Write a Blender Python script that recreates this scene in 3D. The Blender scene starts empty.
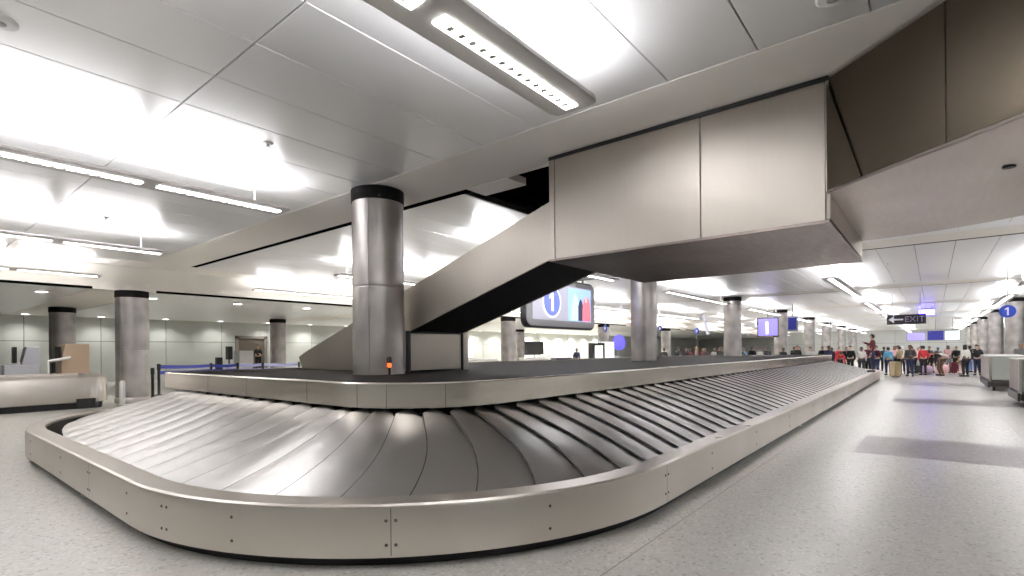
import bpy, bmesh, math, random
from mathutils import Vector, Matrix, Euler
R = random.Random(7)
PI = math.pi
sc = bpy.context.scene
COL = sc.collection

# ------------------------------------------------------------------ camera
EYE = 1.6
yaw, roll, FPX = math.radians(39.08), math.radians(-0.487), 518.6
fw = Vector((math.cos(yaw), math.sin(yaw), 0))
r0 = Vector((math.sin(yaw), -math.cos(yaw), 0)); u0 = Vector((0, 0, 1))
rt = r0*math.cos(roll) + u0*math.sin(roll)
up = -r0*math.sin(roll) + u0*math.cos(roll)
cam = bpy.data.cameras.new('camera'); co = bpy.data.objects.new('camera', cam); COL.objects.link(co)
M = Matrix((rt, up, -fw)).transposed().to_4x4(); M.translation = (0, 0, EYE)
co.matrix_world = M
cam.sensor_width = 36; cam.lens = FPX/1024*36; cam.shift_y = 63/1024
cam.clip_start = .05; cam.clip_end = 300
sc.camera = co

# ------------------------------------------------------------------ materials
def newmat(name):
    m = bpy.data.materials.new(name); m.use_nodes = True
    nt = m.node_tree
    return m, nt, nt.nodes['Principled BSDF']
def nd(nt, t, **k):
    n = nt.nodes.new(t)
    for a, v in k.items(): setattr(n, a, v)
    return n
def plain(name, col, rough=.5, metal=0., spec=.5, coat=0.):
    m, nt, b = newmat(name)
    b.inputs['Base Color'].default_value = (*col, 1); b.inputs['Roughness'].default_value = rough
    b.inputs['Metallic'].default_value = metal; b.inputs['Specular IOR Level'].default_value = spec
    b.inputs['Coat Weight'].default_value = coat
    # faint procedural unevenness
    n = nd(nt, 'ShaderNodeTexNoise'); n.inputs['Scale'].default_value = 9; n.inputs['Detail'].default_value = 3
    tc = nd(nt, 'ShaderNodeTexCoord'); nt.links.new(tc.outputs['Object'], n.inputs['Vector'])
    mr = nd(nt, 'ShaderNodeMapRange'); mr.inputs[3].default_value = max(0, rough-.06); mr.inputs[4].default_value = min(1, rough+.06)
    nt.links.new(n.outputs[0], mr.inputs[0]); nt.links.new(mr.outputs[0], b.inputs['Roughness'])
    return m
def glow(name, col, s):
    m, nt, b = newmat(name)
    b.inputs['Base Color'].default_value = (*col, 1)
    b.inputs['Emission Color'].default_value = (*col, 1); b.inputs['Emission Strength'].default_value = s
    return m
def steel(name, c1, c2, r1, r2, stretch, blotch=1.3, bump=.0, aniso=0):
    """brushed metal: fine stretched grain in the roughness, broad smears in the tint"""
    m, nt, b = newmat(name); L = nt.links.new
    b.inputs['Metallic'].default_value = 1
    if aniso:
        b.inputs['Anisotropic'].default_value = aniso; tg = nd(nt, 'ShaderNodeTangent', direction_type='RADIAL', axis='Z'); L(tg.outputs[0], b.inputs['Tangent'])
    tc = nd(nt, 'ShaderNodeTexCoord')
    mp = nd(nt, 'ShaderNodeMapping'); mp.inputs['Scale'].default_value = stretch
    L(tc.outputs['Object'], mp.inputs['Vector'])
    g = nd(nt, 'ShaderNodeTexNoise'); g.inputs['Scale'].default_value = 6; g.inputs['Detail'].default_value = 1
    L(mp.outputs[0], g.inputs['Vector'])
    s = nd(nt, 'ShaderNodeTexNoise'); s.inputs['Scale'].default_value = blotch; s.inputs['Detail'].default_value = 1
    L(tc.outputs['Object'], s.inputs['Vector'])
    mx = nd(nt, 'ShaderNodeMix', data_type='RGBA'); mx.inputs[6].default_value = (*c1, 1); mx.inputs[7].default_value = (*c2, 1)
    cr = nd(nt, 'ShaderNodeMapRange'); cr.inputs[1].default_value = .2; cr.inputs[2].default_value = .8
    L(s.outputs[0], cr.inputs[0]); L(cr.outputs[0], mx.inputs[0]); L(mx.outputs[2], b.inputs['Base Color'])
    ad = nd(nt, 'ShaderNodeMath', operation='ADD'); L(g.outputs[0], ad.inputs[0]); L(s.outputs[0], ad.inputs[1])
    mr = nd(nt, 'ShaderNodeMapRange'); mr.inputs[1].default_value = .6; mr.inputs[2].default_value = 1.4
    mr.inputs[3].default_value = r1; mr.inputs[4].default_value = r2
    L(ad.outputs[0], mr.inputs[0]); L(mr.outputs[0], b.inputs['Roughness'])
    if bump:
        bp = nd(nt, 'ShaderNodeBump'); bp.inputs['Strength'].default_value = bump; bp.inputs['Distance'].default_value = .01
        L(g.outputs[0], bp.inputs['Height']); L(bp.outputs[0], b.inputs['Normal'])
    return m

STEEL = steel('brushed_steel', (.62, .58, .535), (.54, .50, .455), .28, .40, (.5, .5, 14), 1.4)
STEELH = steel('brushed_steel_housing', (.64, .595, .54), (.40, .365, .325), .34, .46, (5, 5, .3), .55, 0, .75)
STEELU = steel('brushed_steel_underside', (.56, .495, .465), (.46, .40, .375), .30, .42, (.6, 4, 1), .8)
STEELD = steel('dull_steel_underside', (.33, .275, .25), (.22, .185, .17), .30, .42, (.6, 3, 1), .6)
BUMPER = steel('brushed_steel_bumper', (.75, .705, .65), (.67, .625, .57), .28, .40, (.4, .4, 20), 1.0)
PLINTH = steel('plinth_steel', (.78, .735, .68), (.66, .62, .57), .17, .26, (.5, .5, 14), 1.0)
LEDGE = steel('ledge_steel', (.58, .54, .495), (.53, .49, .45), .27, .33, (.4, .4, 20), .6)
PLATE = steel('worn_aluminium_plate', (.60, .59, .575), (.52, .505, .49), .295, .305, (1.2, 1.2, 3), .6)
COLM = steel('column_steel', (.62, .59, .57), (.33, .31, .30), .34, .46, (3, 3, .5), 1.8)
RUBBER = plain('black_rubber', (.016, .014, .013), .45)
DECK = plain('dark_deck_laminate', (.016, .013, .013), .7, spec=.12)
BLACK = plain('black_paint', (.012, .012, .013), .4)
COLLAR = plain('black_collar', (.010, .009, .009), .7, spec=.15)
VOID = plain('dark_void_shade', (.004, .004, .004), .9, spec=0)  # darkness of gaps and shaft put into the colour
GYP = plain('warm_gypsum_paint', (.91, .88, .83), .6, spec=.3)
FIXT = plain('light_fixture_enamel', (.62, .60, .58), .35)
WHITE = plain('white_paint', (.78, .78, .77), .4)
LENS = glow('lamp_lens', (1, .985, .97), 7)
LAMP = glow('downlight_glow', (1, .98, .93), 6)
GREYM = plain('grey_metal_paint', (.36, .37, .36), .4)
TAN = plain('tan_laminate', (.40, .30, .22), .45)
BLUEBELT = plain('blue_webbing', (.05, .07, .42), .6)
PALEBELT = plain('pale_blue_webbing', (.50, .52, .85), .6)
NAVY = glow('navy_screen', (.008, .010, .14), .5)
LILAC = glow('lilac_screen', (.30, .26, .80), .55)
CYAN = glow('pale_cyan_screen', (.75, .88, 1), .8)
WHITEGLOW = glow('white_sign_light', (.95, .95, 1), .8)
SIGNBLUE = plain('sign_blue', (.02, .06, .46), .35)
SIGNBLACK = plain('sign_black', (.012, .010, .018), .35)
SIGNWHITE = plain('sign_white', (.85, .85, .88), .4)
SIGNLILAC = plain('sign_dim_lettering', (.34, .29, .45), .4)
BEACON = glow('beacon_orange', (1, .16, .03), .9)
GLASSW = glow('lit_panel', (.92, .93, .86), .6)

def tile_mat():
    m, nt, b = newmat('satin_ceiling_tile'); L = nt.links.new
    b.inputs['Base Color'].default_value = (.90, .90, .905, 1); b.inputs['Roughness'].default_value = .3
    b.inputs['Metallic'].default_value = .3
    tc = nd(nt, 'ShaderNodeTexCoord'); n = nd(nt, 'ShaderNodeTexNoise'); n.inputs['Scale'].default_value = .8
    L(tc.outputs['Object'], n.inputs['Vector'])
    mr = nd(nt, 'ShaderNodeMapRange'); mr.inputs[3].default_value = .26; mr.inputs[4].default_value = .36
    L(n.outputs[0], mr.inputs[0]); L(mr.outputs[0], b.inputs['Roughness'])
    return m
TILE = tile_mat()

def terrazzo(name, base, dark, light, rough):
    m, nt, b = newmat(name); L = nt.links.new
    tc = nd(nt, 'ShaderNodeTexCoord')
    v = nd(nt, 'ShaderNodeTexVoronoi'); v.inputs['Scale'].default_value = 46; L(tc.outputs['Object'], v.inputs['Vector'])
    sp = nd(nt, 'ShaderNodeSeparateColor'); L(v.outputs['Color'], sp.inputs[0])
    rp = nd(nt, 'ShaderNodeValToRGB'); e = rp.color_ramp.elements
    e[0].position = 0; e[0].color = (*dark, 1); e[1].position = .16; e[1].color = (*base, 1)
    x = rp.color_ramp.elements.new(.8); x.color = (*base, 1); x = rp.color_ramp.elements.new(.95); x.color = (*light, 1)
    L(sp.outputs[0], rp.inputs[0])
    L(rp.outputs[0], b.inputs['Base Color'])
    b.inputs['Roughness'].default_value = rough; return m
FLOOR = terrazzo('pale_terrazzo', (.60, .585, .545), (.44, .425, .395), (.68, .67, .64), .27)
STRIPE = terrazzo('dark_terrazzo', (.17, .15, .145), (.09, .08, .08), (.26, .24, .23), .36)

def wallmat():
    m, nt, b = newmat('pale_wall_panel'); L = nt.links.new
    b.inputs['Roughness'].default_value = .45
    tc = nd(nt, 'ShaderNodeTexCoord'); n = nd(nt, 'ShaderNodeTexNoise'); n.inputs['Scale'].default_value = .6; L(tc.outputs['Object'], n.inputs['Vector'])
    mx = nd(nt, 'ShaderNodeMix', data_type='RGBA'); mx.inputs[6].default_value = (.50, .52, .50, 1); mx.inputs[7].default_value = (.56, .58, .56, 1)
    L(n.outputs[0], mx.inputs[0]); L(mx.outputs[2], b.inputs['Base Color'])
    return m
WALL = wallmat()

# ------------------------------------------------------------------ mesh helpers
class MB:
    def __init__(s): s.v = []; s.f = []; s.mi = []; s.sm = []
    def add(s, vs, fs, mi=0, smooth=False):
        o = len(s.v); s.v += [tuple(x) for x in vs]
        for f in fs: s.f.append([o+i for i in f]); s.mi.append(mi); s.sm.append(smooth)
        return s
    def box(s, x0, x1, y0, y1, z0, z1, mi=0):
        vs = [(x, y, z) for z in (z0, z1) for y in (y0, y1) for x in (x0, x1)]
        return s.add(vs, [(0,2,3,1),(4,5,7,6),(0,1,5,4),(2,6,7,3),(0,4,6,2),(1,3,7,5)], mi)
    def prism(s, poly, axis, a, b, mi=0):
        """extrude a polygon: axis 'x' poly=(y,z), 'y' poly=(x,z), 'z' poly=(x,y)"""
        def P(p, t): return (t, p[0], p[1]) if axis == 'x' else (p[0], t, p[1]) if axis == 'y' else (p[0], p[1], t)
        n = len(poly); vs = [P(p, a) for p in poly] + [P(p, b) for p in poly]
        return s.add(vs, [tuple(range(n))[::-1], tuple(range(n, 2*n))] + [(i, (i+1) % n, n+(i+1) % n, n+i) for i in range(n)], mi)
    def loft(s, rings, mi=0, closed=True, cap=False, smooth=True):
        n = len(rings[0]); vs = [p for r in rings for p in r]; fs = []
        for k in range(len(rings)-1):
            for i in range(n if closed else n-1):
                j = (i+1) % n; fs.append((k*n+i, k*n+j, (k+1)*n+j, (k+1)*n+i))
        s.add(vs, fs, mi, smooth)
        if cap:
            s.add(rings[0], [tuple(range(n))[::-1]], mi); s.add(rings[-1], [tuple(range(n))], mi)
        return s
    def lathe(s, prof, c=(0, 0, 0), n=24, mi=0, axis='z', cap=True):
        rings = []
        for r, h in prof:
            ring = []
            for i in range(n):
                a = 2*PI*i/n; x, y = r*math.cos(a), r*math.sin(a)
                p = (x, y, h) if axis == 'z' else (h, x, y) if axis == 'x' else (y, h, x)
                ring.append((c[0]+p[0], c[1]+p[1], c[2]+p[2]))
            rings.append(ring)
        return s.loft(rings, mi, True, cap)
    def tube(s, pts, rad, n=8, mi=0):
        pts = [Vector(p) for p in pts]; rings = []
        if not hasattr(rad, '__len__'): rad = [rad]*len(pts)
        for i, p in enumerate(pts):
            d = (pts[min(i+1, len(pts)-1)] - pts[max(i-1, 0)]).normalized()
            a = d.orthogonal().normalized() if abs(d.z) > .9 else d.cross(Vector((0, 0, 1))).normalized()
            b = d.cross(a)
            rings.append([tuple(p + (a*math.cos(2*PI*k/n) + b*math.sin(2*PI*k/n))*rad[i]) for k in range(n)])
        return s.loft(rings, mi, True, True)
    def ball(s, c, r, mi=0, n=10):
        rx, ry, rz = r if hasattr(r, '__len__') else (r, r, r); rings = []
        for k in range(1, n):
            t = -PI/2 + PI*k/n
            rings.append([(c[0]+rx*math.cos(t)*math.cos(2*PI*i/n), c[1]+ry*math.cos(t)*math.sin(2*PI*i/n), c[2]+rz*math.sin(t)) for i in range(n)])
        return s.loft(rings, mi, True, True)
    def build(s, name, mats, parent=None, bevel=0, loc=None, rz=0):
        me = bpy.data.meshes.new(name); me.from_pydata(s.v, [], s.f)
        for m in (mats if isinstance(mats, (list, tuple)) else [mats]): me.materials.append(m)
        me.polygons.foreach_set('material_index', s.mi); me.polygons.foreach_set('use_smooth', s.sm)
        bm = bmesh.new(); bm.from_mesh(me)
        bmesh.ops.recalc_face_normals(bm, faces=bm.faces); bm.to_mesh(me); bm.free()
        o = bpy.data.objects.new(name, me); COL.objects.link(o)
        if parent: o.parent = parent
        if loc: o.location = loc
        o.rotation_euler.z = rz
        if bevel:
            b = o.modifiers.new('bevel', 'BEVEL'); b.width = bevel; b.segments = 2; b.limit_method = 'ANGLE'; b.angle_limit = .7
        return o
def empty(name, loc=(0, 0, 0), rz=0):
    o = bpy.data.objects.new(name, None); COL.objects.link(o); o.location = loc; o.rotation_euler.z = rz; o.empty_display_size = .1
    return o
def tag(o, label, cat, group=None):
    o['label'] = label; o['category'] = cat; o['kind'] = 'thing'
    if group: o['group'] = group
    return o
def struct(o): o['kind'] = 'structure'; return o
def clone(root, loc=None, rz=None, label=None):
    r = root.copy(); COL.objects.link(r)
    if loc is not None: r.location = loc
    if rz is not None: r.rotation_euler.z = rz
    if label: r['label'] = label
    for ch in list(root.children):
        c = ch.copy(); COL.objects.link(c); c.parent = r
        for g in list(ch.children):
            d = g.copy(); COL.objects.link(d); d.parent = c
    return r
def lettering(txt, size, mat, parent, loc, rot, name='lettering', thick=.01, sx=1):
    cu = bpy.data.curves.new('t', 'FONT'); cu.body = txt; cu.size = size; cu.extrude = thick; cu.align_x = 'CENTER'; cu.align_y = 'CENTER'
    t = bpy.data.objects.new('t', cu); COL.objects.link(t)
    bpy.context.view_layer.update()
    me = bpy.data.meshes.new_from_object(t.evaluated_get(bpy.context.evaluated_depsgraph_get()))
    bpy.data.objects.remove(t); me.materials.clear(); me.materials.append(mat)
    o = bpy.data.objects.new(name, me); COL.objects.link(o); o.parent = parent; o.location = loc; o.rotation_euler = rot; o.scale = (sx, 1, 1)
    return o

# ------------------------------------------------------------------ setting
ZC, ZL = 4.5, 3.7          # main ceiling, lower ceiling
YF, YB = 20.75, 37.0       # fascia, far wall
XN, XF, YR = -8.0, 105.5, -14.5
struct(MB().box(XN, XF, YR, YB, -.2, 0).build('floor', FLOOR))
k = 0
for (x0, x1, y0, y1) in ((9.52, 11.5, -6, .96), (18.9, 20.6, -6, .96), (28.3, 30.1, -6, .96), (37.5, 39.2, -6, .96)):
    k += 1; struct(MB().box(x0, x1, y0, y1, -.02, .0015).build('trim_%d' % k, STRIPE))
jt = MB()
for y in (1.84, -1.2, -4.2): jt.box(XN, XF, y-.004, y+.004, -.01, .001)
k += 1; struct(jt.build('trim_%d' % k, plain('floor_joint', (.22, .20, .17), .5)))

def wall_panels(name, p0, p1, z1, nrm, w=3.25, zs=(0, 2.35), mat=WALL):
    """a wall of large panels with narrow dark grooves; nrm is the room-facing normal"""
    p0, p1, nrm = Vector(p0), Vector(p1), Vector(nrm); L = (p1-p0).length; d = (p1-p0)/L
    m = MB(); g = .015
    def slab(a, b, z0, zz, t0, t1, mi):
        c = [p0+d*a, p0+d*b]
        vs = [tuple(c[i] + nrm*t + Vector((0, 0, z))) for z in (z0, zz) for t in (t0, t1) for i in (0, 1)]
        m.add(vs, [(0,2,3,1),(4,5,7,6),(0,1,5,4),(2,6,7,3),(0,4,6,2),(1,3,7,5)], mi)
    slab(0, L, 0, z1, -.2, 0, 1)
    zz = list(zs) + [z1]; n = max(1, round(L/w))
    for i in range(n):
        for j in range(len(zz)-1):
            slab(L*i/n+g, L*(i+1)/n-g, zz[j]+(g if j else 0), zz[j+1]-g, 0, .03, 0)
    return struct(m.build(name, [mat, plain('groove', (.12, .12, .12), .8)]))
wall_panels('wall_back', (XN, YB, 0), (XF, YB, 0), 4.6, (0, -1, 0))
wall_panels('wall_right', (XN, YR, 0), (XF, YR, 0), 4.7, (0, 1, 0))
wall_panels('wall_front', (XF, YR, 0), (XF, YB, 0), 4.7, (-1, 0, 0))
wall_panels('wall_left', (XN, YR, 0), (XN, YB, 0), 4.7, (1, 0, 0))

# main ceiling: plaster bands that frame bays of long satin panels
BAYS = [(-6.6, 5.45), (6.7, 17.2), (18.45, 29.75), (31.0, 42.2), (43.45, 54.6), (55.85, 67.0), (68.25, 79.4), (80.65, 91.8), (93.05, 104.4)]
HOLE = (6.7, 9.95, .5, 6.45)
bands = MB()
xs = [XN] + [v for b in BAYS for v in b] + [XF]
for i in range(0, len(xs), 2): bands.box(xs[i], xs[i+1], YR, YF, ZC, ZC+.12)
for (b0, b1) in BAYS:
    for (y0, y1) in ((YR, -13.2), (-9.4, -8.63), (19.36, YF)): bands.box(b0, b1, y0, y1, ZC, ZC+.12)
struct(bands.build('ceiling', GYP))
struct(MB().box(XN, XF, YR, -0.0+HOLE[2], ZC+.13, ZC+.2).box(XN, XF, HOLE[3], YF, ZC+.13, ZC+.2).box(XN, HOLE[0]-.05, HOLE[2], HOLE[3], ZC+.13, ZC+.2)
       .box(HOLE[1], XF, HOLE[2], HOLE[3], ZC+.13, ZC+.2).build('ceiling', plain('ceiling_plenum', (.10, .10, .10), .9)))
# dark shaft above the hole the conveyor goes up through
x0, x1, y0, y1 = HOLE
struct(MB().box(x0-.05, x0, y0, y1, ZC+.12, 6.2).box(x1, x1+.05, y0, y1, ZC+.04, 6.2).box(x0, x1, y0-.05, y0, ZC+.1, 6.2)
       .box(x0, x1, y1, y1+.05, ZC+.04, 6.2).box(x0, x1, y0, y1, 6.2, 6.25).build('ceiling', VOID))
def panels(b0, b1, y0, y1, z, pitch, xsplit, hole=None):
    m = MB(); n = round((y1-y0)/pitch); p = (y1-y0)/n
    for i in range(n):
        ya, yb = y0+p*i+.006, y0+p*(i+1)-.006
        ex = [b0+(.20 if b0 > 0 else .02)] + [x for x in xsplit if b0+.3 < x < b1-.3] + [b1-.003]
        for j in range(len(ex)-1):
            xa, xb = ex[j]+(.008 if j else 0), ex[j+1]-(.008 if j < len(ex)-2 else 0)
            if hole and yb > hole[2] and ya < hole[3]:
                if xb <= hole[1]: continue
                xa = max(xa, hole[1])
            m.box(xa, xb, ya, yb, z+.004, z+.03)
    return struct(m.build('ceiling', TILE, bevel=.006))
for i, (b0, b1) in enumerate(BAYS):
    sp = [-3.2, 2.27] if i == 0 else [b0+(b1-b0)*.68]
    panels(b0, b1, -8.63, 19.36, ZC, .903, sp, HOLE if i == 1 else None)
    panels(b0, b1, -13.2, -9.4, ZC, .95, sp)
gp = MB()
for (b0, b1) in BAYS[1:]: gp.box(b0+.002, b0+.21, -8.6, 19.3, ZC+.012, ZC+.05) if b0 > 7 else gp.box(b0+.002, b0+.21, HOLE[3], 19.3, ZC+.012, ZC+.05)
struct(gp.build('ceiling', VOID))  # black strips deepen the shade in the bay edge gaps
struct(MB().box(HOLE[0], 7.2, 5.5, HOLE[3], ZC-.01, ZC+.12).build('ceiling', GYP))
# fascia and lower ceiling
struct(MB().box(XN, XF, YF, YF+.1, ZL, ZC+.12).build('ceiling', GYP))
LB = [(-7.2, 4.4), (6.15, 16.3), (18.0, 28.8), (30.4, 41.3), (42.9, 53.8), (55.4, 66.5), (68.1, 79), (80.5, 91.5), (93, 104)]
low = MB(); xs = [XN] + [v for b in LB for v in b] + [XF]
for i in range(0, len(xs), 2): low.box(xs[i], xs[i+1], YF+.1, YB, ZL, ZL+.1)
for b in LB: low.box(b[0], b[1], 36.2, YB, ZL, ZL+.1)
struct(low.build('ceiling', GYP))
struct(MB().box(XN, XF, YF+.1, YB, ZL+.11, ZL+.16).build('ceiling', plain('ceiling_plenum_dark', (.05, .05, .05), .9)))
for b in LB:
    struct(MB().box(b[0], b[1], YF+.1, YF+.25, ZL+.02, ZL+.1).box(b[0], b[0]+.09, YF+.1, 36.2, ZL+.032, ZL+.1).build('ceiling', VOID))  # black strips carry the shade of the lower bay gaps
    m = MB()
    n = 10
    for i in range(n):
        ya = YF+.22+(36.2-YF-.22)*i/n
        m.box(b[0]+.07, b[1]-.003, ya+.006, ya+(36.2-YF-.22)/n-.006, ZL+.004, ZL+.03)
    struct(m.build('ceiling', TILE, bevel=.006))
rv = MB()
for b in LB: rv.box(b[0], b[1], YF-.012, YF+.01, ZL-.005, ZL+.075)  # near-black strip on the fascia stands in for the shadow gap
struct(rv.build('trim_11', VOID))
# doorway in the far wall
d = MB().box(15.55, 15.75, YB-.16, YB-.03, 0, 2.75).box(17.5, 17.7, YB-.16, YB-.03, 0, 2.75).box(15.55, 17.7, YB-.16, YB-.03, 2.6, 2.8)
d.box(15.75, 17.5, YB-.06, YB-.03, 0, 2.6, 1)
struct(d.build('door_1', [plain('door_frame', (.25, .22, .2), .5), plain('door_dark', (.13, .105, .085), .5)]))
struct(MB().box(15.0, 18.4, YB-1.6, YB-.2, 0, .4).build('trim_10', WALL))
struct(MB().box(17.85, 18.15, YB-.12, YB-.03, 0, 3.6).build('trim_9', WHITE))

# ------------------------------------------------------------------ lamps
ROWS = [2.75, 8.6, 14.4, 20.0]
LIGHTS = []
def area(x, y, z, sx, sy, pw, down=False, col=(.985, .975, 1)):
    l = bpy.data.lights.new('lamp', 'AREA'); l.shape = 'RECTANGLE'; l.size = sx; l.size_y = sy; l.energy = pw; l.color = col
    o = bpy.data.objects.new('lamp', l); COL.objects.link(o); o.location = (x, y, z)
    if not down: o.rotation_euler = (PI, 0, 0)
    return o
UPW = 48.
_fx = {}
def fixture(x0, x1, y, label):
    L = x1-x0; z = 4.0; nseg = max(1, round(L/1.97)); seg = L/nseg
    root = empty('linear_light', ((x0+x1)/2, y, z)); tag(root, label, 'ceiling light', 'suspended linear ceiling lights')
    key = round(L, 3)
    if key not in _fx:
        h = MB(); w = .26; c = .11
        pl = [(-L/2+c, -w), (L/2-c, -w), (L/2-.02, -w+.03), (L/2, -w+c), (L/2, w-c), (L/2-.02, w-.03), (L/2-c, w), (-L/2+c, w), (-L/2, w-c), (-L/2, -w+c)]
        h.prism(pl, 'z', .0, .045)
        h.box(-L/2+.1, L/2-.1, -.12, .12, .045, .075)
        lens_parts = []
        for i in range(nseg):
            le = MB(); lv = MB()
            a, b = -L/2+seg*i+.1, -L/2+seg*(i+1)-.1
            le.box(a, b, -.068, .068, -.012, .002)
            n = 15
            for q in range(1, n): xx = a+(b-a)*q/n; lv.box(xx-.02, xx+.02, -.03, .03, -.022, -.010)
            lv.box(a, b, -.004, .004, -.020, -.011)
            lens_parts.append(('lens', le, LENS))
            if x0 < 31: lens_parts.append(('louver', lv, FIXT))
        lu = MB()
        for i in range(nseg):
            a, b = -L/2+seg*i+.12, -L/2+seg*(i+1)-.12
            lu.box(a, b, -.03, .03, .076, .10)
        cb = [MB().tube([(s*(L/2-.45), .12, .045), (s*(L/2-.45), .12, .503)], .006, 6).lathe([(.05, .48), (.05, .503)], (s*(L/2-.45), .12, 0), 12) for s in (-1, 1)]
        _fx[key] = [('housing', h, FIXT)] + lens_parts + [('lamp_tube', lu, WHITE), ('cable', cb[0], FIXT), ('cable', cb[1], FIXT)]
        _fx[key] = [(nm, b.build(nm, mt, root, bevel=.008 if nm == 'housing' else 0), mt) for nm, b, mt in _fx[key]]
    else:
        for nm, o, mt in list(_fx[key]):
            c = o.copy(); COL.objects.link(c); c.parent = root
    for i in range(nseg if x1 < 31 else 0):
        l = area(-L/2+seg*(i+.5), 0, .104, seg-.26, .12, UPW*seg/1.97*(.3 if y > 19 else 1)); l.parent = root
    if x1 >= 31:
        l = area(0, 0, .104, L-.3, .12, UPW*L/1.97*(.3 if y > 19 else 1)); l.parent = root
    return root
ORD = ['first', 'second', 'third', 'fourth', 'fifth', 'sixth', 'seventh', 'eighth', 'ninth', 'tenth']
rowname = {2.75: 'over the near edge of the carousel', 8.6: 'in line with the carousel columns', 14.4: 'over the back of the carousel', 20.0: 'close to the dropped fascia', -2.85: 'over the open terrazzo floor', -6.4: 'along the outer aisle'}
for i, (b0, b1) in enumerate(BAYS):
    for y in [-6.4, -2.85] + ROWS:
        a, b = (b0+2.4 if i else -3.43), b1-1.0
        if i == 0 and y < 0: continue
        if i == 1 and y == 2.75: a = 11.0
        fixture(a, b, y, 'long suspended light %s, %s ceiling bay' % (rowname[y], ORD[i]))
# light over the area behind the camera
fixture(-3.43, 1.2, -6.4, 'long suspended light behind the viewpoint near the outer wall')

def downlight(x, y, label, pw=28):
    root = empty('downlight', (x, y, ZL)); tag(root, label, 'downlight', 'round downlights in the lower ceiling')
    MB().lathe([(.17, -.012), (.19, -.008), (.19, .006), (.15, .004)], n=20).build('trim_ring', WHITE, root)
    MB().lathe([(.01, -.016), (.155, -.016), (.155, .0)], n=20).build('lens', LAMP, root)
    l = bpy.data.lights.new('lamp', 'SPOT'); l.energy = pw*6; l.spot_size = 2.5; l.spot_blend = .8; l.shadow_soft_size = .1; l.color = (1, .97, .9)
    o = bpy.data.objects.new('lamp', l); COL.objects.link(o); o.location = (0, 0, -.04); o.parent = root
n = 0
for y, nm in ((22.9, 'front row behind the fascia'), (36.0, 'row washing the far wall')):
    for i in range(14 if y < 30 else 20):
        x = (0.4 if y < 30 else 4.9)+3.12*i if True else 0
        downlight(x, y, 'round recessed downlight in the %s, %s from the near end' % (nm, (ORD+['eleventh', 'twelfth', 'thirteenth', 'fourteenth', 'fifteenth', 'sixteenth', 'seventeenth', 'eighteenth', 'nineteenth', 'twentieth'])[i]), 17 if x < 18 else 30 if x < 30 else 55 if x < 44 else 90)

# sprinkler heads and smoke detectors
def sprinkler(x, y, z, label):
    root = empty('sprinkler_head', (x, y, z+.005)); tag(root, label, 'sprinkler')
    MB().lathe([(.07, 0), (.07, -.012), (.03, -.02)], n=16).build('cover_plate', WHITE, root)
    MB().lathe([(.018, -.02), (.018, -.06), (.045, -.062), (.045, -.07)], n=12).build('deflector', FIXT, root)
sprinkler(3.45, 7.11, ZC, 'small sprinkler head on the satin ceiling above the second long light')
sprinkler(3.12, 13.6, ZC, 'small sprinkler head on the ceiling near the third long light')
sprinkler(22.0, 1.2, ZC, 'small sprinkler head on the ceiling past the conveyor bend')
def detector(x, y, label):
    root = empty('smoke_detector', (x, y, ZC)); tag(root, label, 'smoke detector')
    MB().lathe([(.13, .01), (.13, -.012), (.11, -.02)], n=24).build('base', WHITE, root)
    MB().lathe([(.05, -.02), (.05, -.028), (.03, -.032)], n=16).build('sensor_cap', GREYM, root)
detector(.70, 6.27, 'round smoke detector at the outer edge of the satin ceiling')
detector(5.0, .62, 'round smoke detector beside the end of a dark ceiling seam')

# ------------------------------------------------------------------ baggage carousel
X0, X1, Y0, Y1, RC = 1.42, 35.0, 2.055, 13.75, 3.45
def rloop(d, z, x0=X0, x1=X1, y0=Y0, y1=Y1, R=RC, n=28, tight=0):
    """ring of points on the rounded rectangle shrunk by d; start: near-left end going to the near corner, then along the long side"""
    cs = [((x0+R, y0+R), PI, 1.5*PI), ((x1-R, y0+R), 1.5*PI, 2*PI), ((x1-R, y1-R), 0, .5*PI), ((x0+R, y1-R), .5*PI, PI)]
    pts = []
    for (c, a0, a1) in cs:
        for i in range(n+1):
            a = a0+(a1-a0)*i/n
            r = R-d; cx, cy = c
            if tight and a0 == .5*PI: cx, cy, r = cx-(r-tight), cy+(r-tight), tight
            pts.append((cx+r*math.cos(a), cy+r*math.sin(a), z))
    return pts
car = empty('baggage_carousel', (0, 0, 0))
tag(car, 'large stainless baggage carousel with sloping plates in the middle of the hall', 'baggage carousel')
def sweep(prof, name, mat, parent=car, **k):
    rings = [rloop(d, z, **k) for d, z in prof]
    m = MB(); m.loft(rings, 0, True, False)
    o = m.build(name, mat, parent)
    e = o.modifiers.new('edge', 'EDGE_SPLIT'); e.split_angle = .6
    return o
bump_o = sweep([(.03, .092), (0, .087), (0, .44), (.008, .462), (.03, .475)], 'bumper', BUMPER)
led = sweep([(.03, .475), (.225, .478), (.24, .465), (.24, .43)], 'ledge', LEDGE)
sweep([(.24, .44), (.25, .30), (.25, .05), (.55, .05), (.6, .1)], 'belt_slot', RUBBER)
sweep([(.09, 0), (.08, .14)], 'toe_kick', BLACK)
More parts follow.
